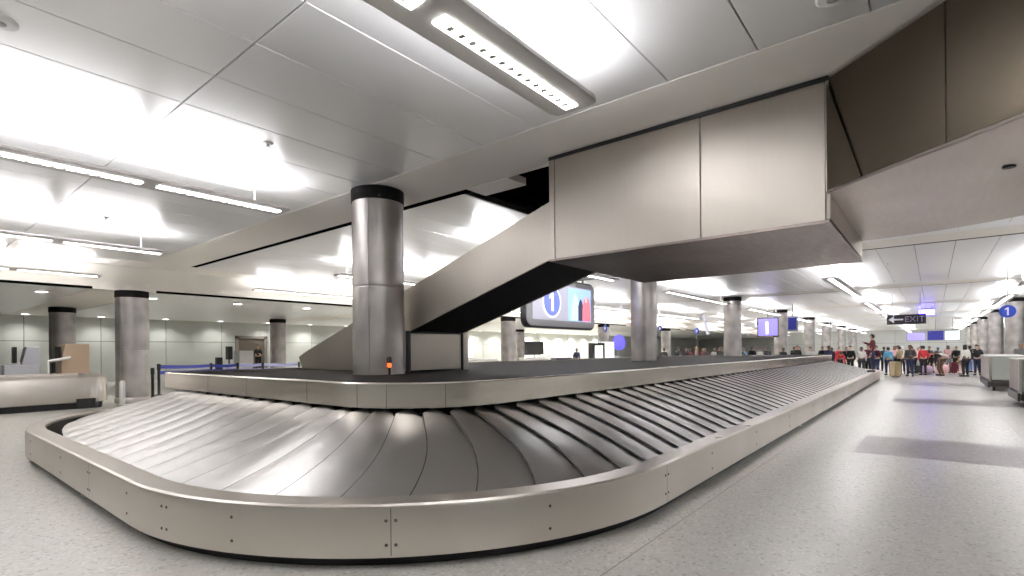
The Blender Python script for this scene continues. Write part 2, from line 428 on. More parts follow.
# seam plates and screws on the bumper
def bpos(x=None, y=None, ang=None):
    if ang is not None:
        c = (X0+RC, Y0+RC); return (c[0]+RC*math.cos(ang), c[1]+RC*math.sin(ang)), (math.cos(ang), math.sin(ang))
    if x is not None: return (x, Y0), (0, -1)
    return (X0, y), (-1, 0)
sm = MB(); sw = MB()
spots = [dict(y=10.1), dict(y=8.2), dict(y=6.9), dict(y=5.6), dict(ang=PI*1.06), dict(ang=PI*1.13), dict(ang=PI*1.245), dict(ang=PI*1.36), dict(x=4.95), dict(x=6.3), dict(x=8.3), dict(x=10.6), dict(x=13), dict(x=16), dict(x=20), dict(x=24)]
for q, s in enumerate(spots):
    (px, py), (nx, ny) = bpos(**s); tx, ty = -ny, nx
    if q in (2, 6, 8, 11, 14):
        sm.add([(px+nx*.0015+tx*a, py+ny*.0015+ty*a, z) for a, z in ((-.003, .10), (.003, .10), (.003, .45), (-.003, .45))], [(0, 1, 2, 3)])
    for dt in ((-.035, .035) if q in (2, 4, 6, 8) else (0,)):
        for z in (.18, .36):
            c = Vector((px+tx*dt, py+ty*dt, z)); nrm = Vector((nx, ny, 0)); t = Vector((tx, ty, 0)); u = Vector((0, 0, 1))
            ring0 = [tuple(c+(t*math.cos(a)+u*math.sin(a))*.013) for a in [2*PI*i/10 for i in range(10)]]
            ring1 = [tuple(c+nrm*.005+(t*math.cos(a)+u*math.sin(a))*.009) for a in [2*PI*i/10 for i in range(10)]]
            sw.loft([ring0, ring1], 0, True, True)
sm.build('seam', plain('seam_dark', (.10, .09, .08), .5), bump_o)
sw.build('screws', plain('screw_metal', (.14, .13, .12), .4, .8), bump_o)
for (x, y) in ((X0+.12, 7.45), (X0+.12, 10.6), (3.3, 2.42+.25), (12, Y0+.12), (20, Y0+.12), (28, Y0+.12)):
    MB().box(-.05, .05, -.05, .05, .02, .11).box(-.075, .075, -.075, .075, 0, .02).build('foot', FIXT, car, bevel=.006, loc=(x, y, 0))

# sloping plates
RD = 1.0                                   # offset at which the plates are spaced evenly
Lx, Ly = X1-X0-2*RC, Y1-Y0-2*RC
arc = (RC-RD)*PI/2
SEG = [('s', Lx), ('a', arc), ('s', Ly), ('a', arc), ('s', Lx), ('a', arc), ('s', Ly), ('a', arc)]
TOT = sum(x for _, x in SEG)
def carpos(s, d):
    s %= TOT; k = 0
    while s > SEG[k][1]: s -= SEG[k][1]; k += 1
    t = s/SEG[k][1]
    xa, xb, ya, yb = X0+RC, X1-RC, Y0+RC, Y1-RC; r = RC-d
    if k == 0: return (xa+Lx*t, Y0+d)
    if k == 2: return (X1-d, ya+Ly*t)
    if k == 4: return (xb-Lx*t, Y1-d)
    if k == 6: return (X0+d, yb-Ly*t)
    c, a0 = {1: ((xb, ya), -PI/2), 3: ((xb, yb), 0), 5: ((xa, yb), PI/2), 7: ((xa, ya), PI)}[k]
    a = a0+t*PI/2
    return (c[0]+r*math.cos(a), c[1]+r*math.sin(a))
SC7 = TOT-arc/2                            # middle of the near corner
SC5 = TOT-arc-Ly-arc/2                     # middle of the far corner of the near end
DO, DI, ZO, ZI = .265, 2.12, .405, .93
NP = round(TOT/.47); PT = TOT/NP
def slant(s):
    ds = (s-SC7+TOT/2) % TOT-TOT/2
    return .45 if 0 < ds < Lx+8 and ds > 2.2 else .45*ds/2.2 if ds >= 0 else max(-.35, .25*ds/2.2)
pm = MB()
VS = [0, .022, .035, .2, .4, .6, .8, 1.0, 1.22]
NV, NU = len(VS)-1, 8
for q in range(NP):
    s0 = q*PT; sl = slant(s0+PT/2); top = []
    ds = (s0+PT/2-SC7+TOT/2) % TOT-TOT/2; bul = .003+.012*(1-math.exp(-(ds/2.2)**2))
    for iv in range(NV+1):
        v = VS[iv]; row = []
        for iu in range(NU+1):
            u = iu/NU
            din = DI-.13*abs(2*min(v, 1)-1)**3
            bow = .10*math.sin(u*PI)
            s = s0+PT*v+(u-.5)*sl+bow
            d = DO+1.7*math.exp(-((s-SC5+1.5)/2.1)**2); d += (din-d)*u
            x, y = carpos(s, d)
            z = ZO+(ZI-ZO)*(d-DO)/(DI-DO)+.030*(1-v)+bul*math.sin(min(v, 1)*PI)-.014
            row.append((x, y, z))
        top.append(row)
    vs = [p for r in top for p in r]; w = NU+1
    fs = [(i*w+j, i*w+j+1, (i+1)*w+j+1, (i+1)*w+j) for i in range(NV) for j in range(NU)]
    pm.add(vs, fs[:NU], 1, False); pm.add(vs[w:], fs[:-NU], 0, True)
    ed = [(*p[:2], p[2]-.016) for p in top[0]]
    pm.add(top[0]+ed, [(j, w+j, w+j+1, j+1) for j in range(NU)], 1)
    ie = [r[-1] for r in top]; ed = [(*p[:2], p[2]-.02) for p in ie]
    pm.add(ie+ed, [(j, NV+1+j, NV+2+j, j+1) for j in range(NV)], 0)
pm.build('slat_belt', [PLATE, plain('plate_edge', (.13, .125, .12), .45, .6)], car)
sweep([(.30, .12), (.9, .15), (2.3, .80), (2.35, .96)], 'belt_pan', RUBBER)
sweep([(2.10, .955), (2.075, .955), (2.06, .962), (2.06, 1.235), (2.075, 1.25), (2.13, 1.25), (2.13, 1.20)], 'plinth_band', PLINTH, tight=.45); plinth_o = bpy.data.objects['plinth_band']
dk = MB(); ring = rloop(2.10, 1.205, tight=.42)
dk.add(ring, [tuple(range(len(ring)))]); dk.build('deck', DECK, car)
# joints of the plinth band
pj = MB()
for s in (.2, .43, .83, 1.3):
    a = PI*(1+s/2.6); r = RC-2.06+.0015; c = (X0+RC, Y0+RC)
    if s > 1: pts = [(6.9+(s-1)*4-.003, Y0+2.0585), (6.9+(s-1)*4+.003, Y0+2.0585)]
    else: pts = [(c[0]+r*math.cos(a-.002), c[1]+r*math.sin(a-.002)), (c[0]+r*math.cos(a+.002), c[1]+r*math.sin(a+.002))]
    pj.add([(*pts[0], .965), (*pts[1], .965), (*pts[1], 1.235), (*pts[0], 1.235)], [(0, 1, 2, 3)])
for y in (6.2, 7.9, 9.3): pj.add([(X0+2.0585, y-.003, .965), (X0+2.0585, y+.003, .965), (X0+2.0585, y+.003, 1.235), (X0+2.0585, y-.003, 1.235)], [(0, 1, 2, 3)])
pj.build('seam', plain('seam_dark_plinth', (.12, .11, .10), .5), plinth_o)

# ------------------------------------------------------------------ overhead conveyor housing
cv = empty('conveyor_housing', (6.4, 2.6, 0))
tag(cv, 'stainless conveyor housing hanging from the ceiling with a chute down to the carousel', 'conveyor housing')
def cb(mb, name, mat, bevel=0):
    o = mb.build(name, mat, cv, bevel); o.location = (-6.4, -2.6, 0); return o
BX0, BX1, BY0, BY1, BZ0, BZ1 = 6.4, 9.65, .84, 4.45, 2.95, 4.47
cb(MB().box(BX0+.03, BX1, BY0, BY1, BZ0+.03, BZ1), 'box_frame', STEELH)
cb(MB().box(BX0, BX0+.03, 2.2+.006, BY1-.10, BZ0, BZ1-.02), 'front_panel', STEELH, .006)
cb(MB().box(BX0, BX0+.03, BY0+.04, 2.2-.006, BZ0, BZ1-.02), 'front_panel', STEELH, .006)
cb(MB().box(BX0-.008, BX0+.03, BY1-.09, BY1+.0, BZ0, BZ1-.02), 'corner_strip', STEELH, .004)
cb(MB().box(BX0-.008, BX0+.03, BY0-.0, BY0+.035, BZ0+.3, BZ1-.02), 'corner_strip', STEELH, .004)
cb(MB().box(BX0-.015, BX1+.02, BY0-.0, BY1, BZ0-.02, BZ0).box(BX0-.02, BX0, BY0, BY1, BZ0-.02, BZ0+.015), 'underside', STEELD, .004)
cb(MB().box(BX0-.02, BX0+.2, BY0, BY1, BZ1-.03, BZ1+.02), 'top_gap_strip', BLACK)  # black strip put in for the dark gap below the ceiling
# chute: top and bottom run down to the deck, side walls of one polygon
zt = lambda y: 3.83-.3155*(y-4.45); zb = lambda y: 2.965-.30*(y-4.45)
side = [(4.45, zt(4.45)), (11.45, zt(11.45)), (11.75, zt(11.45)-.12), (11.6, 1.22), (7.75, 1.22), (7.75, zb(7.75)), (4.45, zb(4.45))]
cb(MB().prism(side, 'x', 6.4, 6.44), 'side_panel', STEELH)
cb(MB().prism(side, 'x', 7.86, 7.90), 'side_panel', STEELH)
cb(MB().add([(6.44, 4.45, zb(4.45)+.01), (7.86, 4.45, zb(4.45)+.01), (7.86, 7.75, zb(7.75)+.01), (6.44, 7.75, zb(7.75)+.01),
             (6.44, 4.45, zb(4.45)+.04), (7.86, 4.45, zb(4.45)+.04), (7.86, 7.75, zb(7.75)+.04), (6.44, 7.75, zb(7.75)+.04)],
            [(0, 3, 2, 1), (4, 5, 6, 7), (0, 1, 5, 4), (2, 3, 7, 6)]), 'chute_pan', RUBBER)
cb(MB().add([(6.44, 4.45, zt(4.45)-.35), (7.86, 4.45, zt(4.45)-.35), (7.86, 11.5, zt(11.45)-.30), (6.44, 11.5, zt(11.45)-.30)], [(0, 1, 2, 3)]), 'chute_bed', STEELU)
cb(MB().box(6.47, 7.83, 7.75, 7.80, 1.24, 1.955), 'support_panel', STEELH, .008)
cb(MB().box(6.38, 6.41, 7.70, 7.78, 1.21, 2.0).box(6.42, 6.455, 7.725, 7.76, 1.21, 1.97).box(7.845, 7.875, 7.725, 7.76, 1.21, 1.97).box(6.40, 7.9, 7.73, 7.77, 1.955, 1.99), 'support_frame', BLACK)
cb(MB().box(7.88, 8.02, 7.72, 7.8, 1.21, 2.02), 'support_post', STEELH)
# bend that carries on past the carousel
BZ = 3.27
pv = Vector((6.4, .84)); dirn = Vector((-.65, -.76)); nr = Vector((.76, -.65)); W = 3.22; LEN = 5.2
def arcpts(r, n=14):
    a1 = math.atan2(nr.y, nr.x); return [(pv.x+r*math.cos(a1*i/n), pv.y+r*math.sin(a1*i/n)) for i in range(n+1)]
outer = arcpts(W); o_end = (pv.x+nr.x*W+dirn.x*LEN, pv.y+nr.y*W+dirn.y*LEN); i_end = (pv.x+dirn.x*LEN, pv.y+dirn.y*LEN)
plan = [tuple(pv)] + outer + [o_end, i_end]
cb(MB().prism([(x, y) for x, y in plan], 'z', BZ, BZ1), 'bend_shell', STEELH)
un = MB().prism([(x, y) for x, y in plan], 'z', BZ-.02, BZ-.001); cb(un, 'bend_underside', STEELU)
def face_panel(a, b, z0, z1, name, mat=STEELH):
    p, q = pv+dirn*a, pv+dirn*b; n = -nr*.025
    vs = [(p.x, p.y, z0), (q.x, q.y, z0), (q.x, q.y, z1), (p.x, p.y, z1)]
    vs2 = [(x+n.x, y+n.y, z) for x, y, z in vs]
    return cb(MB().add(vs+vs2, [(0, 1, 2, 3), (4, 7, 6, 5), (0, 4, 5, 1), (1, 5, 6, 2), (2, 6, 7, 3), (3, 7, 4, 0)]), name, mat, .004)
DARKREFL = steel('steel_dark_reflection', (.125, .105, .08), (.08, .066, .05), .30, .42, (2, 2, .5), .8)  # bend steel darkened, its dark reflection is put into the base colour
face_panel(.02, 1.245, BZ-.01, BZ1-.02, 'bend_side_panel', DARKREFL); face_panel(1.252, 2.6, BZ-.01, BZ1-.02, 'bend_side_panel', DARKREFL); face_panel(2.615, LEN, BZ-.01, BZ1-.02, 'bend_side_panel', DARKREFL)
g0, g1 = pv-nr*.03, pv+dirn*.44-nr*.03; g2 = (pv.x-nr.x*.05, pv.y-nr.y*.05)
cb(MB().add([(g0.x, g0.y, BZ1-.05), (g0.x, g0.y, BZ), (g1.x, g1.y, BZ), (g2[0]+dirn.x*.02, g2[1]+dirn.y*.02, BZ1-.05), (g2[0]+dirn.x*.02, g2[1]+dirn.y*.02, BZ), (g1.x-nr.x*.012, g1.y-nr.y*.012, BZ)],
            [(0, 1, 2), (3, 5, 4), (0, 3, 4, 1), (1, 4, 5, 2), (2, 5, 3, 0)]), 'gusset', DARKREFL)
p, q = pv, pv+dirn*LEN
cb(MB().tube([(p.x-nr.x*.02, p.y-nr.y*.02, BZ-.01), (q.x-nr.x*.02, q.y-nr.y*.02, BZ-.01)], .02, 6), 'bottom_edge', STEELU)
cb(MB().box(7.05, 7.13, .45, .53, BZ-.035, BZ-.02).build if False else MB().lathe([(.05, -.035), (.05, -.02)], (6.55, -.55, BZ), 10), 'latch', BLACK)

# ------------------------------------------------------------------ columns
def column(x, y, z0, z1, r, label, proto=None):
    root = empty('column', (x, y, z0)); tag(root, label, 'column'); h = z1-z0
    m = MB(); cut = h*.47
    m.lathe([(r, .0), (r, cut-.03), (r, cut-.004), (r-.006, cut), (r, cut+.004), (r, cut+.03), (r, h-.2)], n=40, cap=False)
    for a in (2.2, 5.3, 3.7):
        m.box(-.004, .004, -.002, .004, 0, h-.2, 1) if False else None
        cx, cy = r*math.cos(a), r*math.sin(a)
        m.box(cx-.006, cx+.006, cy-.006, cy+.006, 0, h-.2)
    m.build('cladding', COLM, root)
    MB().lathe([(r-.02, h-.2), (r-.02, h-.003), (r-.03, h-.003)], n=40).build('head', COLLAR, root)
    MB().lathe([(r+.012, h-.235), (r+.012, h-.01)], n=40).build('collar', COLLAR, root)
    if z0 < .1: MB().lathe([(r+.03, 0), (r+.03, .16), (r+.01, .18)], n=40).build('base_ring', STEEL, root)
    return root
column(5.78, 7.8, 1.205, ZC, .455, 'big stainless column rising from the carousel deck beside the chute')
for i, (x, y) in enumerate(((17.75, 8.2), (30.3, 8.7), (42.8, 8.85), (55.2, 9.0), (67.6, 9.3), (80.0, 9.3), (92.4, 9.3))):
    column(x, y, 1.205 if x < 32 else 0, ZC, .46, ['stainless column on the carousel deck beyond the hanging display', 'stainless column at the far end of the carousel deck',
           'stainless column just past the end of the carousel beside the monitor', 'fourth stainless column beyond the carousel end', 'fifth stainless column beyond the carousel end', 'sixth stainless column of the far row', 'last stainless column of the far row'][i])
for i, (x, y) in enumerate(((5.45, 20.75+.0), (5.3, 30.0), (15.9, 31.7), (25.2, 20.75), (37.4, 20.75), (50, 20.75), (27.5, 31.5), (40, 31.5))):
    column(x, y, 0, ZL, .46, ['stainless column under the fascia by the second carousel end', 'stainless column behind the tan check desk', 'stainless column next to the dark doorway',
        'stainless column seen under the chute', 'stainless column under the fascia beyond the hanging display', 'stainless column under the fascia deep in the hall',
        'inner stainless column standing behind the hanging display', 'inner stainless column by the distant counters'][i])
for i, x in enumerate((42.8, 55.2, 67.6, 80, 92.4)):
    column(x, -3.8, 0, ZC, .46, ['stainless column behind the luggage carts', 'stainless column behind the crowd beyond the carts', 'fourth stainless column back from the luggage carts', 'fifth stainless column back from the luggage carts', 'farthest stainless column behind the crowd'][i])
# small beacon fixed on the big column
bc = empty('warning_beacon', (5.37, 7.49, 1.40)); tag(bc, 'small black warning beacon with orange lamp on the big column', 'beacon')
bc.location = (5.78-.276*.50, 7.8-.96*.50, 1.33)
MB().lathe([(.028, 0), (.032, .02), (.03, .08)], n=14).build('lamp_dome', BEACON, bc)
MB().lathe([(.045, .08), (.048, .16), (.03, .19)], n=14).build('cap', BLACK, bc)
MB().lathe([(.02, -.12), (.02, 0)], n=10).box(-.012, .03, 0, .06, -.02, .02).build('stem', BLACK, bc)

# ------------------------------------------------------------------ second carousel and far left furniture
c2 = empty('baggage_carousel', (0, 0, 0)); tag(c2, 'low second baggage carousel with flat stainless side at the hall edge', 'baggage carousel')
K2 = dict(x0=-6.0, x1=4.55, y0=19.55-.0, y1=20.2+3.2, R=.35)
def sweep2(prof, name, mat):
    m = MB().loft([rloop(d, z, n=8, **K2) for d, z in prof], 0, True, False); o = m.build(name, mat, c2); o.modifiers.new('e', 'EDGE_SPLIT').split_angle = .6; return o
K2['y1'] = 22.0
sweep2([(.06, .18), (0, .2), (0, .86), (.04, .92)], 'side_panel', BUMPER)
sweep2([(.04, .92), (.10, 1.0), (.32, 1.0), (.34, .94)], 'ledge', STEEL)
sweep2([(.12, 0), (.1, .2)], 'toe_kick', BLACK)
rg = rloop(.32, .945, n=8, **K2); MB().add(rg, [tuple(range(len(rg)))]).build('belt', DECK, c2)
MB().box(3.75, 4.2, 19.50, 19.56, .02, .30).build('access_box', BLACK, c2, .01)
po = empty('bollard', (4.85, 19.5, 0)); tag(po, 'short white bollard at the end of the second carousel', 'bollard')
MB().lathe([(.10, 0), (.09, .05), (.075, .06), (.075, .74), (.05, .78)], n=18).build('post', WHITE, po); MB().lathe([(.13, 0), (.13, .03), (.1, .04)], n=18).build('base_plate', GREYM, po)
# grey weighing desk with black screen
kg = empty('check_desk', (3.0, 24.2, 0)); kg.scale = (.8, .9, .94); tag(kg, 'pale grey check desk with black screen behind the second carousel', 'desk')
MB().prism([(-.35, 0), (.75, 0), (.75, 1.35), (-.35, 1.35)], 'y', -.4, .4).build('cabinet', plain('pale_grey_laminate', (.42, .42, .47), .4), kg, .02)
MB().prism([(.2, 1.35), (.75, 1.35), (.75, 2.0), (.35, 2.0)], 'y', -.35, .35).build('hood', plain('pale_grey_hood', (.40, .40, .46), .4), kg, .02)
sc1 = MB().box(-.03, .06, -.3, .3, 1.42, 2.0).build('screen', BLACK, kg, .01); MB().box(.0, .2, -.05, .05, 1.36, 1.45).build('bracket', FIXT, kg)
MB().lathe([(.06, 1.15), (.06, 1.5), (.03, 1.55)], (-.75, -.1, 0), 12).lathe([(.03, 0), (.03, 1.15)], (-.75, -.1, 0), 8).build('handset', BLACK, kg)
# tan check desk
kt = empty('check_desk', (4.45, 24.2, 0)); kt.scale = (.82, .9, .97); tag(kt, 'tan check desk with high sloped back and pale arm behind the second carousel', 'desk')
MB().prism([(-.35, 0), (.62, 0), (.62, 2.05), (-.22, 2.05), (-.35, 1.3)], 'y', -.45, .45).build('cabinet', TAN, kt, .02)
MB().tube([(-.78, -.5, 1.42), (-.05, -.5, 1.55)], .05, 8).build('arm', WHITE, kt)
MB().lathe([(.04, 0), (.04, 1.42)], (-.78, -.5, 0), 8).lathe([(.09, 0), (.09, .02)], (-.78, -.5, 0), 16).build('arm_post', WHITE, kt)
MB().box(-.42, -.33, -.3, .3, 1.45, 1.95).build('screen', BLACK, kt, .01)
MB().lathe([(.05, 1.0), (.05, 1.45)], (-.6, -.4, 0), 10).build('handset', BLACK, kt)

# stanchions with retractable belts
ST = [(6.5, 22.4, 1.07), (7.0, 23.4, 1.2), (10.25, 27.0, 1.12), (11.35, 26.7, 1.12), (12.4, 26.3, 1.12), (13.9, 25.5, 1.12)]
SN = ['black belt post nearest the column under the fascia', 'black belt post where the blue barrier belt starts', 'black belt post holding up the middle of the blue belt', 'black belt post in front of the white scale', 'black belt post where the belt turns pale blue', 'black belt post behind the lower chute end']
for i, (x, y, h) in enumerate(ST):
    s = empty('stanchion', (x, y, 0)); tag(s, SN[i], 'belt barrier', 'belt barrier posts')
    MB().lathe([(.17, 0), (.17, .02), (.05, .04)], n=20).build('base', BLACK, s)
    MB().lathe([(.05, .03), (.05, h-.2)], n=14).build('post', BLACK, s)
    MB().lathe([(.065, h-.22), (.065, h), (.05, h+.02)], n=14).build('belt_head', BLACK, s)
    if 1 <= i < 5:
        nx, ny, nh = ST[i+1]; dx, dy = nx-x, ny-y; d = math.hypot(dx, dy); ux, uy = dx/d, dy/d
        for zz in ((-.17, -.03), (-.40, -.26)):
            b = MB(); r = []
            for k2 in range(9):
                t = .06+(d-.12)*k2/8; sag = -.03*math.sin(PI*k2/8); z = h+(nh-h)*k2/8
                r.append([(ux*t-uy*.003, uy*t+ux*.003, z+zz[0]+sag), (ux*t-uy*.003, uy*t+ux*.003, z+zz[1]+sag), (ux*t+uy*.003, uy*t-ux*.003, z+zz[1]+sag), (ux*t+uy*.003, uy*t-ux*.003, z+zz[0]+sag)])
            b.loft(r, 0, True, True, False); b.build('belt', BLUEBELT if i < 3 else PALEBELT, s)
# white scale with black readout
wk = empty('baggage_scale', (13.2, 31.2, 0)); tag(wk, 'white baggage scale with black readout in front of the far wall', 'scale')
MB().box(-.45, .75, -.4, .4, 0, 1.0).box(.0, .8, -.4, .4, 1.0, 1.75).build('cabinet', WHITE, wk, .03)
MB().box(-.52, -.28, -.2, .2, 1.25, 2.0).build('readout', BLACK, wk, .02); MB().lathe([(.04, 1.0), (.04, 1.3)], (-.4, 0, 0), 10).build('readout_stem', BLACK, wk)
MB().box(-1.1, -.8, -.15, .15, 0, 1.38).build('keypad_stand', BLACK, wk, .02)

def numeral_one(h, mat, parent, loc, facing):
    pl = [(-.07, -.5), (.10, -.5), (.10, .5), (-.04, .5), (-.27, .32), (-.27, .15), (-.07, .28)]
    if facing == 'y': o = MB().prism([(a*h, b*h) for a, b in pl], 'y', -.006, 0).build('numeral', mat, parent)
    else: o = MB().prism([(-a*h, b*h) for a, b in pl], 'x', -.006, 0).build('numeral', mat, parent)
    o.location = loc; return o
# ------------------------------------------------------------------ hanging display
led = empty('display_board', (15.15, 10.0, ZC)); tag(led, 'large hanging rounded display board showing a blue numeral oval and a photo', 'display')
LW, LZ0, LZ1 = 4.35, 2.35, 4.08
def rrect(x0, x1, z0, z1, r, n=8):
    p = []
    for cx, cz, a in ((x1-r, z1-r, 0), (x0+r, z1-r, PI/2), (x0+r, z0+r, PI), (x1-r, z0+r, 1.5*PI)):
        for i in range(n+1): t = a+PI/2*i/n; p.append((cx+r*math.cos(t), cz+r*math.sin(t)))
    return p
zc = -ZC
MB().prism(rrect(-LW/2, LW/2, LZ0+zc, LZ1+zc, .32), 'y', 0, .2).build('casing', plain('casing_dark', (.05, .05, .06), .35), led, .03)
MB().prism(rrect(-LW/2+.05, LW/2-.05, LZ0+zc+.07, LZ1+zc-.05, .28), 'y', -.03, 0).build('bezel', plain('silver_bezel', (.40, .40, .41), .35, .3), led, .01)
MB().box(-LW/2+.35, LW/2-.35, -.045, -.03, LZ0+zc+.28, LZ1+zc-.22).build('screen', glow('screen_grey', (.40, .40, .46), .45), led)
pic = MB().box(.25, 1.8, -.055, -.045, LZ0+zc+.3, LZ1+zc-.26).build('picture', glow('picture_sky', (.40, .60, .95), .45), led)
def blob(pts, m, y=-.06, nm='picture_figure'):
    return MB().prism([(a, b+LZ0+zc) for a, b in pts], 'y', y, -.055).build(nm, m, pic)
blob([(.42, .32), (.95, .32), (.98, .8), (.85, 1.15), (.7, 1.3), (.6, 1.1), (.5, .8)], glow('picture_pale', (.60, .85, .9), .5))
blob([(.9, .32), (1.2, .32), (1.25, .8), (1.15, 1.05), (1.05, 1.1), (.9, .85)], glow('picture_dark', (.06, .05, .12), .3), -.065)
blob([(1.18, .32), (1.75, .32), (1.72, .9), (1.62, 1.15), (1.45, 1.22), (1.3, 1.1), (1.2, .8)], glow('picture_red', (.80, .20, .26), .5), -.07)
blob([(1.36, 1.0), (1.5, 1.0), (1.52, 1.12), (1.44, 1.2), (1.35, 1.12)], glow('picture_skin', (.9, .6, .5), .45), -.075)
MB().lathe([(.54, -.06), (.54, -.045)], (-.75, 0, (LZ0+LZ1)/2+zc+.03), 40, axis='y').build('numeral_ring', WHITEGLOW, led)
MB().lathe([(.48, -.066), (.48, -.06)], (-.75, 0, (LZ0+LZ1)/2+zc+.03), 40, axis='y').build('numeral_disc', glow('numeral_blue', (.14, .18, .85), .5), led)
numeral_one(.62, WHITEGLOW, led, (-.75, -.07, (LZ0+LZ1)/2+zc+.03), 'y')
for s in (-1.5, 1.5): MB().tube([(s, .1, LZ1+zc-.02), (s, .1, 0)], .03, 8).build('hanger', GREYM, led)

# ------------------------------------------------------------------ signs
ex = empty('exit_sign', (35, 1.12, ZC)); tag(ex, 'black hanging sign reading EXIT with a pale arrow above the crowd', 'sign')
MB().box(-.06, .06, -.84, .84, 2.86-ZC, 3.38-ZC).build('panel', SIGNBLACK, ex, .015)
ar = MB().prism([(.76, 3.12-ZC), (.52, 3.31-ZC), (.52, 3.16-ZC), (.12, 3.16-ZC), (.12, 3.08-ZC), (.52, 3.08-ZC), (.52, 2.93-ZC)], 'x', -.07, -.06); ar.build('arrow', SIGNWHITE, ex)
lettering('EXIT', .42, SIGNLILAC, ex, (-.064, -.36, 3.11-ZC), (PI/2, 0, -PI/2), 'lettering', .004)
for s in (-.6, .6): MB().tube([(0, s, 3.37-ZC), (0, s, 0)], .015, 6).build('hanger', GREYM, ex)
def disc_sign(x, y, z, d, label, txt, rz=0, ceil=ZC, pole=False):
    s = empty('number_sign', (x, y, ceil if not pole else 0), rz); tag(s, label, 'sign'); zz = z-s.location.z
    MB().lathe([(d/2-.01, -.03), (d/2, -.025), (d/2, .025), (d/2-.01, .03)], (0, 0, zz), 32, axis='x').build('disc', SIGNBLUE, s)
    if txt: numeral_one(d*.62, SIGNWHITE, s, (-.031, 0, zz), 'x')
    else: MB().box(-.036, -.03, -.03, .05, zz-.12, zz+.12).box(-.036, -.03, -.14, -.07, zz-.06, zz+.08).build('mark', SIGNWHITE, s)
    MB().tube([(0, 0, zz+d/2-.01), (0, 0, 0)] if not pole else [(0, 0, 0), (0, 0, zz-d/2+.01)], .02, 8).build('hanger' if not pole else 'pole', GREYM, s)
    if pole: MB().lathe([(.2, 0), (.2, .03)], n=20).build('base', GREYM, s)
disc_sign(25, -2.03, 2.84, .44, 'round blue number sign hanging above the luggage carts', '1')
disc_sign(35.0, 19.3, 3.25, .55, 'round blue sign beside the lower end of the hanging display', '', -.6)
disc_sign(36.5, 15.6, 3.15, .45, 'round blue sign hanging just past the carousel deck column', '', -.6)
disc_sign(38.5, 13.6, 2.95, .50, 'round blue sign on a pole among the waiting people', '', -.6, ZC, True)
# monitors
def monitor(x, y, z0, z1, w, mat, label, dep=.25, rz=0, bez=GREYM):
    s = empty('monitor', (x, y, ZC), rz); tag(s, label, 'monitor')
    MB().box(-dep/2, dep/2, -w/2, w/2, z0-ZC, z1-ZC).build('casing', bez, s, .02)
    MB().box(-dep/2-.012, -dep/2, -w/2+.07, w/2-.07, z0-ZC+.1, z1-ZC-.08).build('screen', mat, s)
    MB().tube([(0, 0, z1-ZC), (0, 0, 0)], .03, 8).build('hanger', GREYM, s)
    return s
mo = monitor(36.5, 8.3, 2.35, 3.62, 1.25, LILAC, 'square hanging monitor with a lilac screen past the far column', .5, .25, plain('monitor_brown', (.16, .13, .11), .4))
MB().box(-.275, -.268, -.02, .12, 2.55-ZC, 3.35-ZC).build('screen_stripe', WHITEGLOW, mo)
monitor(37.5, 7.05, 2.72, 3.68, .62, NAVY, 'narrow dark blue hanging monitor beside the lilac one', .12)
monitor(68, 1.35, 2.25, 3.2, 1.6, LILAC, 'distant lilac screen above the crowd next to a dark one', .2)
monitor(68, -.2, 2.25, 3.35, 1.4, NAVY, 'distant navy screen above the crowd between two bright ones', .2)
monitor(68, -1.5, 2.25, 3.3, 1.2, CYAN, 'distant pale cyan screen above the crowd', .2)
ng = empty('added_glow_box', (48, .35, ZC)); tag(ng, 'added blue violet light box for the ceiling glow beyond the EXIT sign', 'light box')  # added source for the violet glow on ceiling and floor
MB().box(-.08, .08, -.5, .5, -.62, -.12).build('casing', GREYM, ng, .02); MB().box(-.1, .1, -.46, .46, -.58, -.16).build('diffuser', glow('added_blue_violet_glow', (.12, .10, 1), 6), ng)
MB().tube([(0, -.3, -.13), (0, -.3, .01)], .02, 6).build('hanger', GREYM, ng); MB().tube([(0, .3, -.13), (0, .3, .01)], .02, 6).build('hanger', GREYM, ng)
# hanging banner
bn = empty('banner', (40, 13.4, ZC)); tag(bn, 'narrow white hanging banner leaning among the far lights', 'banner')
MB().add([(0, .35, 3.6-ZC+.55), (0, .12, 4.2-ZC+.1), (0, -.25, 2.75-ZC), (0, -.02, 2.7-ZC), (.03, .35, 3.6-ZC+.55), (.03, .12, 4.2-ZC+.1), (.03, -.25, 2.75-ZC), (.03, -.02, 2.7-ZC)],
         [(0, 1, 2, 3), (4, 7, 6, 5), (0, 4, 5, 1), (1, 5, 6, 2), (2, 6, 7, 3), (3, 7, 4, 0)]).build('cloth', plain('banner_white', (.8, .8, .9), .6), bn)
MB().tube([(.015, .2, -.25), (.015, .2, 0)], .01, 6).build('hanger', GREYM, bn)

# ------------------------------------------------------------------ distant counters under the lower ceiling
def counter(x, y, w, label, mat, mon=None, rz=0):
    s = empty('service_counter', (x, y, 0), rz); tag(s, label, 'counter')
    MB().box(-w/2, w/2, -.35, .35, 0, 1.02).build('cabinet', mat, s, .02)
    MB().box(-w/2-.05, w/2+.05, -.42, .42, 1.02, 1.08).build('worktop', WHITE, s, .01)
    if mon:
        MB().box(-mon/2, mon/2, -.08, .02, 1.3, 1.3+mon*.62).build('screen', BLACK, s, .015); MB().lathe([(.12, 1.08), (.12, 1.1), (.03, 1.11), (.03, 1.32)], (0, 0, 0), 12).build('screen_stand', BLACK, s)
CRZ = -.45
counter(31.2, 23.2, 2.2, 'white counter with wide black screen under the hanging display', WHITE, 1.6, CRZ)
counter(34.0, 22.6, 1.6, 'dark blue counter next to the one with the wide screen', plain('counter_navy', (.03, .035, .12), .4), None, CRZ)
counter(26.0, 24.0, 2.4, 'long white counter seen past the chute support', WHITE, None, CRZ)
